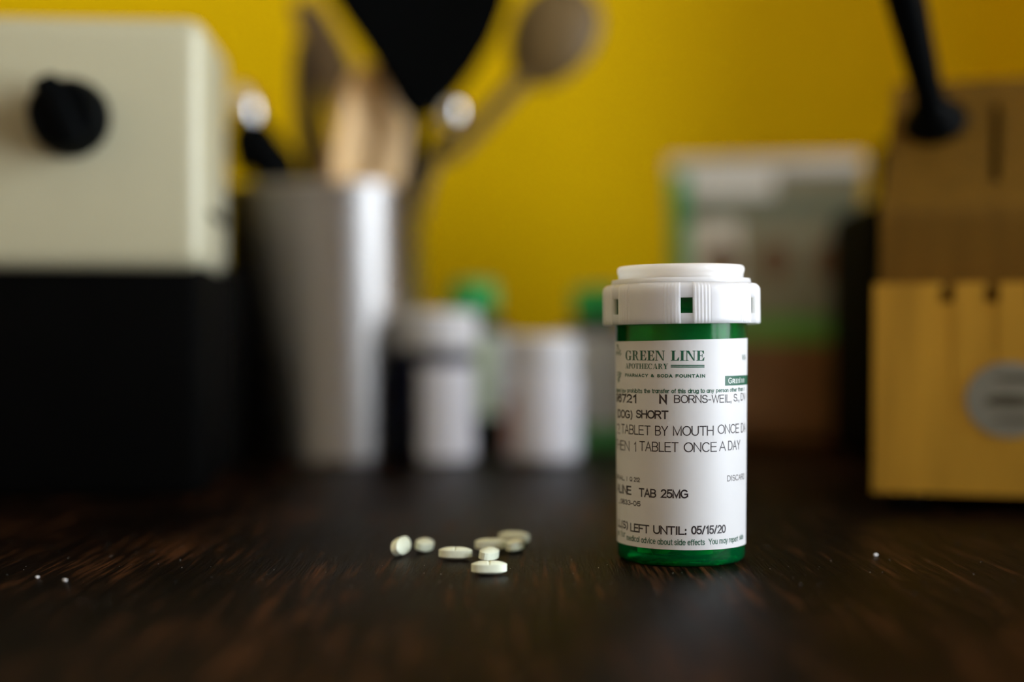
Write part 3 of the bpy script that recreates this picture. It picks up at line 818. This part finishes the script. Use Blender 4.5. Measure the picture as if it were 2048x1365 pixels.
# ------------------------------------------------------------------ crumbs on the table
def crumb(px, py, s, label, group=None, seed=0):
    rnd = random.Random(seed)
    bm = bmesh.new(); bmesh.ops.create_icosphere(bm, subdivisions=1, radius=s)
    for v in bm.verts: v.co *= rnd.uniform(0.6, 1.15)
    for v in bm.verts: v.co.z *= 0.6
    o = bm_obj('crumb', bm, M['crumb'])
    Y = CAM_Z * FPX / (py - CY)
    o.location = ((px - CX) / FPX * Y, Y, s * 0.42)
    tag(o, label, 'crumb', group)
crumb(75, 1157, 0.00062, 'tiny white crumb on the bare table, the smaller of a pair', seed=1)
crumb(129, 1164, 0.00085, 'tiny white crumb on the bare table, the larger of a pair', seed=2)
crumb(1751, 1113, 0.0008, 'tiny white crumb on the table beside the medicine bottle, toward the knife block', seed=3)
# loose dust specks in the grain: nobody could count them
V, F = [], []
rnd = random.Random(9)
for i in range(260):
    X = rnd.uniform(-0.17, 0.19); Y = rnd.uniform(0.36, 0.52)
    if (X - BX) ** 2 + (Y - BY) ** 2 < 0.021 ** 2: continue
    s = rnd.uniform(0.00006, 0.00016); z = 0.00002
    kk = len(V)
    V += [(X - s, Y, z), (X + s, Y - s * .5, z), (X, Y + s, z), (X, Y, z + s)]
    F += [(kk, kk+2, kk+1), (kk, kk+1, kk+3), (kk+1, kk+2, kk+3), (kk+2, kk, kk+3)]
du = obj('dust', V, F, M['crumb'], None, False)
du['kind'] = 'stuff'; tag(du, 'fine pale dust specks scattered over the dark table', 'dust')

# ------------------------------------------------------------------ steel utensil crock
KY = 0.862; KX = (650 - CX) / FPX * KY; KR = 0.0588; KH = 0.158
crock = thing('utensil_crock', 'tall cylindrical brushed steel crock holding kitchen utensils', 'crock', (KX, KY, 0))
lathe('crock_body', [(0, 0.0), (KR - 0.003, 0.0), (KR - 0.0006, 0.0012), (KR, 0.004), (KR, KH - 0.006), (KR - 0.0012, KH - 0.006),
                (KR - 0.0012, 0.003), (0, 0.003)], M['steel'], crock, 128, 50)
lathe('rim', [(KR - 0.0014, KH - 0.006), (KR + 0.0006, KH - 0.006), (KR + 0.0014, KH - 0.003), (KR + 0.0008, KH - 0.0004), (KR - 0.0004, KH),
              (KR - 0.0014, KH - 0.001), (KR - 0.0014, KH - 0.006)], M['steel'], crock, 128, 60)

def thick_blade(name, outline, centre, ux, uy, th, material, parent=None, dish=0.0):
    """outline: 2D points in the blade plane (metres), extruded with rounded rim; dish bends it backwards"""
    ux = Vector(ux).normalized(); uy = Vector(uy); uy = (uy - ux * uy.dot(ux)).normalized(); un = ux.cross(uy)
    n = len(outline)
    cxx = sum(p[0] for p in outline) / n; cyy = sum(p[1] for p in outline) / n
    V, F = [], []
    rings = [(0.0, 0.5), (0.35, 0.5), (0.7, 0.5), (0.93, 0.5), (1.0, 0.25), (1.0, -0.25), (0.93, -0.5), (0.7, -0.5), (0.35, -0.5), (0.0, -0.5)]
    rmax = max(math.hypot(p[0] - cxx, p[1] - cyy) for p in outline)
    for (s, t) in rings:
        for (x, y) in outline:
            px = cxx + (x - cxx) * s; py = cyy + (y - cyy) * s
            bow = dish * (1 - (math.hypot(px - cxx, py - cyy) / rmax) ** 2)
            V.append(Vector(centre) + ux * px + uy * py + un * (t * th - bow))
    for i in range(len(rings) - 1):
        for k in range(n):
            F.append((i*n+k, i*n+(k+1) % n, (i+1)*n+(k+1) % n, (i+1)*n+k))
    me = bpy.data.meshes.new(name); me.from_pydata([tuple(v) for v in V], [], F)
    bm = bmesh.new(); bm.from_mesh(me); bmesh.ops.remove_doubles(bm, verts=bm.verts, dist=1e-6); bm.to_mesh(me); bm.free()
    return link_mesh(name, me, material, parent, True, 50)

def inside(px, Y, z=0.012):
    p = at(px, 683, Y); return Vector((p.x, Y, z))
GU = None
# black nylon turner: broad head narrowing to its neck
t_ = thing('spatula', 'large black nylon spatula head rising from the steel crock', 'spatula', inside(800, 0.845, 0.0))
def loc(o, root): return Vector(o) - root.location
root = t_.location.copy()
YS = 0.835
P0 = at(832, 232, YS)
ol_px = [(815, 236), (795, 214), (776, 180), (752, 135), (722, 90), (690, 45), (660, 0), (636, -45), (626, -100), (640, -150), (690, -185), (830, -195), (960, -185),
         (1018, -150), (1030, -90), (1026, -30), (1012, 25), (990, 80), (956, 135), (922, 180), (893, 214), (868, 236)]
ol = [((x - 832) / FPX * YS, -(y - 232) / FPX * YS) for x, y in ol_px]
thick_blade('head', ol, P0 - root, (1, 0, 0), (0, -0.10, 1), 0.004, M['black'], t_, 0.006)
sweep('handle', [at(836, 215, YS) - root, at(834, 260, YS + .002) - root, at(826, 330, YS + .006) - root, inside(816, 0.848, 0.13) - root, inside(800, 0.87, 0.010) - root],
      [(0.0055, 0.003), (0.0048, 0.003), 0.0042, 0.0042, 0.0045], M['black'], t_)
# wooden spoon
t_ = thing('wooden_spoon', 'weathered wooden spoon leaning out of the steel crock, its bowl raised', 'spoon', inside(742, 0.87, 0.0))
root = t_.location.copy()
YW = 0.865
bc = at(1106, 72, YW)
ax = (at(1040, 175, YW) - bc); ax.normalize(); ux = Vector((ax.z, 0, -ax.x))
bow = []
for i in range(40):
    a = 2 * PI * i / 40
    bow.append((math.cos(a) * 0.0255 * (1 + 0.08 * math.sin(a)), math.sin(a) * 0.034))
thick_blade('bowl', bow, bc - root, ux, -ax, 0.006, M['wood_m'], t_, 0.009)
sweep('handle', [at(1062, 140, YW) - root, at(988, 219, YW) - root, at(914, 298, YW) - root, at(842, 374, YW) - root, inside(765, 0.872, 0.010) - root],
      [0.006, 0.0056, 0.0056, 0.006, 0.0065], M['wood_m'], t_)
# pale beech paddle
t_ = thing('wooden_spatula', 'pale orange beech spatula standing upright in the steel crock', 'spatula', inside(728, 0.862, 0.0))
root = t_.location.copy()
YP = 0.862
P0 = at(730, 380, YP)
ol_px = [(655, 420), (655, 370), (658, 320), (668, 260), (680, 205), (694, 165), (712, 140), (735, 128), (758, 150), (780, 190), (800, 240), (812, 290), (812, 340), (806, 380), (800, 420)]
ol = [((x - 730) / FPX * YP / 0.84, -(y - 380) / FPX * YP) for x, y in ol_px]
thick_blade('blade', ol, P0 - root, (0.84, 0.54, 0), (0, -0.05, 1), 0.011, M['wood_l'], t_, -0.004)
sweep('handle', [at(728, 400, YP) - root, inside(728, 0.862, 0.09) - root, inside(724, 0.866, 0.010) - root], [0.0085, 0.006, 0.006], M['wood_l'], t_)
# dark walnut stirrer
t_ = thing('wooden_stirrer', 'slim dark walnut stirrer standing in the steel crock', 'utensil', inside(640, 0.872, 0.0))
root = t_.location.copy()
sweep('stick', [inside(648, 0.868, 0.010) - root, at(634, 380, 0.87) - root, at(622, 280, 0.872) - root, at(610, 170, 0.874) - root, at(603, 85, 0.876) - root],
      [(0.006, 0.004), (0.008, 0.004), (0.0085, 0.004), (0.0075, 0.004), (0.004, 0.003)], M['wood_d'], t_)
# grey brown wooden turner behind it
t_ = thing('wooden_turner', 'grey brown wooden turner tilted behind the black spatula in the crock', 'utensil', inside(700, 0.892, 0.0))
root = t_.location.copy()
YT = 0.888
P0 = at(690, 250, YT)
ol_px = [(668, 250), (645, 200), (618, 130), (590, 50), (582, 5), (610, -12), (650, 20), (690, 90), (720, 160), (728, 205), (712, 250)]
ol = [((x - 690) / FPX * YT, -(y - 250) / FPX * YT) for x, y in ol_px]
thick_blade('blade', ol, P0 - root, (1, 0, 0), (0, 0.05, 1), 0.005, M['wood_g'], t_, 0.004)
sweep('handle', [at(692, 235, YT) - root, at(694, 320, YT) - root, inside(698, 0.89, 0.010) - root], [(0.006, 0.0035), 0.005, 0.005], M['wood_g'], t_)
# steel rod with a ball end
t_ = thing('steel_ladle', 'thin steel utensil handle with a bright rounded end standing in the crock', 'utensil', inside(800, 0.845, 0.0))
root = t_.location.copy()
root.x += 0.0; t_.location = inside(770, 0.835, 0.0); root = t_.location.copy()
sweep('rod', [inside(772, 0.838, 0.010) - root, at(824, 392, 0.842) - root, at(864, 302, 0.842) - root, at(895, 248, 0.842) - root],
      [0.003, 0.003, 0.003, 0.0035], M['blackbody'], t_)
e = lathe('end_cap', [(0, -0.009), (0.005, -0.008), (0.0078, -0.004), (0.0085, 0.0), (0.0078, 0.004), (0.005, 0.008), (0, 0.009)], M['chrome'], t_, 40)
e.location = at(903, 231, 0.842) - root; e.rotation_euler = (0.3, 0.35, 0)
# black handled utensil with a steel tip, leaning toward the cream appliance
t_ = thing('whisk', 'black handled utensil with a bright steel end cap leaning against the crock rim', 'utensil', inside(610, 0.868, 0.0))
root = t_.location.copy()
sweep('handle', [inside(612, 0.868, 0.010) - root, at(556, 372, 0.862) - root, at(525, 320, 0.86) - root, at(505, 275, 0.858) - root, at(495, 245, 0.857) - root],
      [0.0085, 0.0145, 0.0175, 0.0150, 0.0095], M['black'], t_)
e = lathe('end_cap', [(0, -0.013), (0.0060, -0.012), (0.0088, -0.006), (0.0092, 0.0), (0.0080, 0.007), (0.0045, 0.0115), (0, 0.0125)], M['chrome'], t_, 40)
e.location = at(491, 214, 0.856) - root; e.rotation_euler = (0, R(-16), 0)

# ------------------------------------------------------------------ supplement bottles
def round_bottle(name, label, px, Yc, r, z_body, z_neck, cap_r, cap_z0_, cap_z1_, m_body, m_cap, labels, shoulder=0.006, neck_r=None):
    X = (px - CX) / FPX * Yc
    t = thing(name, label, 'bottle', (X, Yc, 0))
    neck_r = neck_r or cap_r * 0.9
    lathe('bottle_body', [(0, 0.001), (r * 0.85, 0.0), (r - 0.0012, 0.0008), (r, 0.003), (r, z_body - shoulder), (r - 0.001, z_body - shoulder * 0.6), (r - 0.004, z_body - 0.001),
                   (neck_r, z_body), (neck_r, cap_z0_ + 0.004), (0, cap_z0_ + 0.004)], m_body, t, 72, 45)
    n = 72
    V, F = [], []
    prof = [(cap_r * 0.9, cap_z0_ + 0.0005), (cap_r, cap_z0_), (cap_r, cap_z1_ - 0.004), (cap_r - 0.0012, cap_z1_ - 0.0012), (cap_r - 0.004, cap_z1_), (0.0004, cap_z1_)]
    for j, (rr, z) in enumerate(prof):
        for k in range(n * 2):
            a = PI * k / n
            q = rr - (0.0004 if (k % 2 and j in (1, 2)) else 0)
            V.append((q * math.sin(a), -q * math.cos(a), z))
    for j in range(len(prof) - 1):
        for k in range(n * 2):
            k2 = (k + 1) % (2 * n)
            F.append((j*2*n+k, j*2*n+k2, (j+1)*2*n+k2, (j+1)*2*n+k))
    F.append(tuple((len(prof)-1)*2*n + k for k in range(2*n)))
    obj('cap', V, F, m_cap, t, True, 50)
    for (nm, m, a0, a1, z0, z1, th) in labels:
        prof = [(r + 0.00005, z0), (r + th, z0), (r + th, z1), (r + 0.00005, z1)]
        Vd, Fd = lathe_data(prof, 48, R(a0), R(a1))
        obj(nm, Vd, Fd, m, t, True, 40)
    return t
round_bottle('pill_bottle', 'dark navy bottle with a domed white cap and white label beside the steel crock', 876, 0.822, 0.0218, 0.0632, 0.07, 0.0233, 0.0632, 0.0852,
             M['navy'], M['white'], [('label', M['lab_w'], -26, 72, 0.0015, 0.0545, 0.0003)], 0.004, 0.0205)
round_bottle('pill_bottle', 'plain white bottle with a pink printed mark and white cap, between two green-capped bottles', 1082, 0.822, 0.0215, 0.054, 0.056, 0.0213, 0.0555, 0.0712,
             M['white'], M['white'], [('label', M['lab_w'], -100, 110, 0.004, 0.048, 0.0002), ('printed_mark', M['lab_p'], -80, -42, 0.006, 0.036, 0.0004)], 0.003, 0.0195)
round_bottle('vitamin_bottle', 'dark bottle with a bright green cap and pale green label behind the navy bottle', 947, 0.925, 0.0255, 0.080, 0.088, 0.0160, 0.0875, 0.1065,
             M['dglass'], M['gcap'], [('label', M['lab_g'], -80, 32, 0.0210, 0.073, 0.0003), ('label', M['lab_s'], 32, 95, 0.0210, 0.073, 0.0003)], 0.010, 0.0145)
round_bottle('vitamin_bottle', 'dark bottle with bright green cap, silver label with green foot, behind the medicine bottle', 1193, 0.925, 0.0255, 0.078, 0.088, 0.0160, 0.0842, 0.1030,
             M['dglass'], M['gcap'], [('label', M['lab_s'], -95, 95, 0.0150, 0.073, 0.0003), ('label_band', M['lab_b'], -95, 95, 0.0015, 0.0150, 0.0003)], 0.010, 0.0145)

# ------------------------------------------------------------------ stand-up pouch
PYC = 0.985; PXC = (1530 - CX) / FPX * PYC
W_, Hh = 0.132, 0.186
pouch = thing('food_pouch', 'green and white stand-up food pouch with brown lower half behind the medicine bottle', 'pouch', (PXC, PYC, 0), R(-9))
nu, nv = 60, 90
V, F, FM = [], [], []
def half_t(u, v):
    ft = 0.030 * (1 - v) ** 0.75 * (0.35 + 0.65 * min(1, v * 6 + 0.55)) + 0.0007
    return ft * math.sin(PI * min(1, max(0, u))) ** 0.55 if 0 < u < 1 else 0.0006
for s in (-1, 1):
    for j in range(nv + 1):
        for i in range(nu + 1):
            u, v = i / nu, j / nv
            V.append(((u - 0.5) * W_ * (1 - 0.03 * math.sin(PI * v)), s * max(0.0006, half_t(u, v)) + 0.003 * math.sin(7 * v + 2 * u) * (v > 0.05) * math.sin(PI * u), v * Hh))
def band(u, v):
    z = v * Hh
    if u < 0.10 and v > 0.36: return 1
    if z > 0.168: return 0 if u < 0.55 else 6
    if z > 0.150: return 2
    if z > 0.084:
        for cu in (0.27, 0.55, 0.83):
            if ((u - cu) * W_ / 0.0115) ** 2 + ((z - 0.122) / 0.0125) ** 2 < 1: return 5
        return 0 if u < 0.36 else 6  # right part darker: shade painted into the foil colour
    if z > 0.068: return 3
    return 4
n1 = nu + 1; hf = n1 * (nv + 1)
for s in (0, 1):
    for j in range(nv):
        for i in range(nu):
            q = [s*hf + j*n1+i, s*hf + j*n1+i+1, s*hf + (j+1)*n1+i+1, s*hf + (j+1)*n1+i]
            F.append(tuple(q)); FM.append(band((i + .5) / nu, (j + .5) / nv))
for i in range(nu):
    F.append((i, i+1, hf+i+1, hf+i)); FM.append(4)
    F.append((nv*n1+i, nv*n1+i+1, hf+nv*n1+i+1, hf+nv*n1+i)); FM.append(0)
for j in range(nv):
    F.append((j*n1, (j+1)*n1, hf+(j+1)*n1, hf+j*n1)); FM.append(1)
    F.append((j*n1+nu, (j+1)*n1+nu, hf+(j+1)*n1+nu, hf+j*n1+nu)); FM.append(0)
me = bpy.data.meshes.new('pouch_body'); me.from_pydata(V, [], F)
link_mesh('pouch_body', me, None, pouch, True, 60, [M['pw'], M['pgn'], M['pgg'], M['plg'], M['pbr'], M['pnut'], M['pw_shade']], FM)
b = rbox_bm(W_, 0.0022, 0.010, 0.0005, 2)
bm_obj('top_seal', b, M['pw'], pouch).location = (0, 0, Hh - 0.002)

# ------------------------------------------------------------------ knife block
kb_a = R(-20)
KBX, KBY = 0.1465, 0.583                          # front corner toward the medicine bottle
kb = thing('knife_block', 'golden wooden knife block with empty slots and an oval grey emblem', 'knife block', (KBX, KBY, 0), kb_a)
FZ = 0.0067
def kprof(front_z, slot=None):
    """side profile as (depth, height) points, optionally with a slot cut into the slanted face"""
    p = [(0.0, FZ), (0.0045, front_z), (0.030, front_z), (0.033, 0.1195), (0.0345, 0.1240)]
    a, b_ = Vector((0.0345, 0.1240)), Vector((0.100, 0.1890))
    if slot:
        nrm = Vector((0.70, -0.71)) * 0.03
        s0, s1 = a.lerp(b_, slot[0]), a.lerp(b_, slot[1])
        p += [tuple(s0), tuple(s0 + nrm), tuple(s1 + nrm), tuple(s1)]
    p += [(0.100, 0.1890), (0.112, 0.1860), (0.112, FZ)]
    return p
def prism(profile, x0, x1, V, F):
    n = len(profile); k = len(V)
    V += [(x0, d, z) for d, z in profile] + [(x1, d, z) for d, z in profile]
    F.append(tuple(k + i for i in range(n))); F.append(tuple(k + n + i for i in reversed(range(n))))
    for i in range(n):
        F.append((k + i, k + n + i, k + n + (i+1) % n, k + (i+1) % n))
HI, LO = 0.0915, 0.0835
KW = 0.125
steak = [(0.0285 + 0.0172 * i - 0.0030, 0.0285 + 0.0172 * i + 0.0030) for i in range(6)]
slots = [(0.0440, 0.0478, 0.18, 0.78), (0.0640, 0.0676, 0.18, 0.78), (0.0860, 0.0896, 0.18, 0.78), (0.1080, 0.1116, 0.30, 0.78)]
def chain(cuts, fn):
    """one mesh of abutting profile slices along the block's width (inner shared faces left out)"""
    V, F = [], []
    for c0, c1 in zip(cuts[:-1], cuts[1:]):
        prism(fn((c0 + c1) / 2), c0, c1, V, F)
    return V, F
cut1 = sorted(set([0.0, KW] + [c for t in steak for c in t if c < KW]))
Vf, Ff = chain(cut1, lambda m: [(0.0, FZ), (0.0045, LO if any(t[0] < m < t[1] for t in steak) else HI), (0.030, LO if any(t[0] < m < t[1] for t in steak) else HI), (0.030, FZ)])
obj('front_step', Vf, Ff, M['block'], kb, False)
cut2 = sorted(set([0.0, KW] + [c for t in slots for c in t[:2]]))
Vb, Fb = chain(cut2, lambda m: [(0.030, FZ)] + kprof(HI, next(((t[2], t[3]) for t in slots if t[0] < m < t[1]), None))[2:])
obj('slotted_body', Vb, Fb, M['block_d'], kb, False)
for (x, y) in ((0.012, 0.014), (KW - 0.012, 0.014), (0.012, 0.098), (KW - 0.012, 0.098)):
    lathe('foot', [(0, 0.0), (0.007, 0.0), (0.008, 0.001), (0.008, FZ), (0, FZ)], M['rubber'], kb, 24).location = (x, y, 0)
# emblem on the front face
inv = (Matrix.Translation((KBX, KBY, 0)) @ Matrix.Rotation(kb_a, 4, 'Z')).inverted()
ex, ez = 0.0525, 0.0448
lean = math.atan2(0.0045, HI - FZ)
def disc(name, rx, rz, th, material, dx=0, dz=0, off=0.0):
    V, F = [], []
    n = 48
    for t in (0, 1):
        for k in range(n):
            a = 2 * PI * k / n
            V.append((rx * math.cos(a), -t * th, rz * math.sin(a)))
    F.append(tuple(range(n))); F.append(tuple(range(2*n-1, n-1, -1)))
    for k in range(n): F.append((k, (k+1) % n, n + (k+1) % n, n + k))
    o = obj(name, V, F, material, kb, True, 40)
    z = ez + dz
    o.location = (ex + dx, 0.0045 * (z - FZ) / (HI - FZ) - off, z)
    o.rotation_euler = (-lean, 0, 0)
    return o
disc('emblem', 0.0165, 0.0150, 0.0005, M['emblem'], off=0.0001)
disc('emblem_lettering', 0.0085, 0.0026, 0.0002, M['emblem_d'], 0.000, -0.0005, 0.0006)
disc('emblem_lettering', 0.0100, 0.0012, 0.0002, M['emblem_d'], 0.004, 0.0085, 0.0006)
disc('emblem_lettering', 0.0090, 0.0010, 0.0002, M['emblem_d'], 0.003, -0.0080, 0.0006)
# sharpening steel standing in the block: guard on the slanted face, handle rising along the face normal
cr_, sr_ = math.cos(kb_a), math.sin(kb_a)
def kb_world(x, d, z): return Vector((KBX + cr_ * x - sr_ * d, KBY + sr_ * x + cr_ * d, z))
best = None
for i in range(60):
    for j in range(60):
        x = 0.005 + 0.05 * i / 60; f = j / 60
        d = 0.0345 + 0.0655 * f; z = 0.124 + 0.065 * f
        p = kb_world(x, d, z)
        q = (CX + FPX * p.x / p.y, CY - FPX * (p.z - CAM_Z) / p.y)
        e_ = (q[0] - 1872) ** 2 + (q[1] - 252) ** 2
        if best is None or e_ < best[0]: best = (e_, x, d, z, f)
_, sx_, sd_, sz_, sf_ = best
base = kb_world(sx_, sd_, sz_)
nd = Vector((-sr_ * -0.70, cr_ * -0.70, 0.71)).normalized()
nd = (Vector((0.70 * sr_, -0.70 * cr_, 0.71)) + Vector((-0.15, 0, 0))).normalized()   # leans a little in its slot
t_ = thing('sharpening_steel', 'black handled sharpening steel with a wide round guard standing in the knife block', 'sharpening steel', base)
zq = nd.to_track_quat('Z', 'Y')
def along(prof, name, m, seg=48):
    o = lathe(name, prof, m, t_, seg, 50)
    o.rotation_mode = 'QUATERNION'; o.rotation_quaternion = zq
    return o
along([(0, 0.0004), (0.0138, 0.0004), (0.0146, 0.002), (0.0140, 0.0045), (0.0105, 0.0085), (0.0078, 0.0125), (0.0070, 0.016), (0, 0.016)], 'guard', M['black'])
along([(0, 0.012), (0.0070, 0.012), (0.0068, 0.022), (0.0074, 0.040), (0.0082, 0.060), (0.0088, 0.080), (0.0084, 0.098), (0.0062, 0.108), (0, 0.112)], 'handle', M['black'])
along([(0, -0.022), (0.0017, -0.022), (0.0018, 0.004), (0, 0.004)], 'steel_rod', M['chrome'], 20)

# ------------------------------------------------------------------ cream appliance
phi = R(4)
AX, AY = -0.1330, 0.620                           # front corner toward the crock
ap = thing('kitchen_appliance', 'cream enamelled kitchen appliance with a big black knob on a black lower body', 'appliance', (AX, AY, 0), phi)
AW, AD, BD = 0.18, 0.082, 0.170
Z0, Z1 = 0.0985, 0.2085
hb = rbox_bm(AW, AD, Z1 - Z0, 0.0085, 5)
o = bm_obj('housing', hb, M['cream'], ap, True, 60); o.location = (-AW / 2, AD / 2, Z0)
b = rbox_bm(AW - 0.006, BD, Z0 + 0.008, 0.004, 3)
o = bm_obj('lower_body', b, M['blackbody'], ap); o.location = (-AW / 2, BD / 2 + 0.006, 0.0)
b = rbox_bm(0.006, AD - 0.03, 0.0045, 0.001, 2)
o = bm_obj('side_seam', b, M['blackbody'], ap); o.location = (-0.0025, AD / 2, 0.1225)
b = rbox_bm(AW - 0.02, 0.36, Z1 - 0.012, 0.004, 3)
o = bm_obj('reflection_box', b, M['blackbody'], ap); o.location = (-AW / 2 - 0.055, AD + 0.18, 0.0)  # unseen box, added so the crock reflects something dark
# knob: skirted dial with a raised grip bar
kp = inv
Rm = Matrix.Rotation(-phi, 3, 'Z')
kw = at(130, 230, 0.605)
kl = Rm @ (kw - Vector((AX, AY, 0)))
kn = bpy.data.objects.new('knob', None); COL.objects.link(kn); kn.parent = ap
kn.location = (kl.x, 0.0, kl.z)
o = lathe('dial', [(0, 0.0), (0.0165, 0.0), (0.0172, 0.002), (0.0168, 0.006), (0.0152, 0.009), (0.0145, 0.017), (0.013, 0.0195), (0, 0.020)], M['black'], kn, 64)
o.rotation_euler = (PI / 2, 0, 0)
b = rbox_bm(0.0110, 0.008, 0.031, 0.003, 3)
o = bm_obj('grip', b, M['black'], kn); o.location = (0.0055, -0.0185, -0.0135); o.rotation_euler = (0, R(-24), 0)

# ------------------------------------------------------------------ black box behind the knife block; hidden tall part added to shade the pouch
cn = thing('black_shade_box', 'matt black box behind the knife block, beside the food pouch, its hidden tall part added to shade the pouch', 'box', (0.325, 0.825, 0))
bm_obj('low_box', rbox_bm(0.060, 0.120, 0.145, 0.008, 4), M['blackbody'], cn).location = (-0.100, 0, 0)
bm_obj('tall_shade_box', rbox_bm(0.205, 0.130, 0.190, 0.010, 4), M['blackbody'], cn).location = (0.0, 0, 0)  # out of sight, added to keep window light off the pouch
bm_obj('shade_box_lid', rbox_bm(0.185, 0.110, 0.006, 0.002, 2), M['blackbody'], cn).location = (0.0, 0, 0.1902)
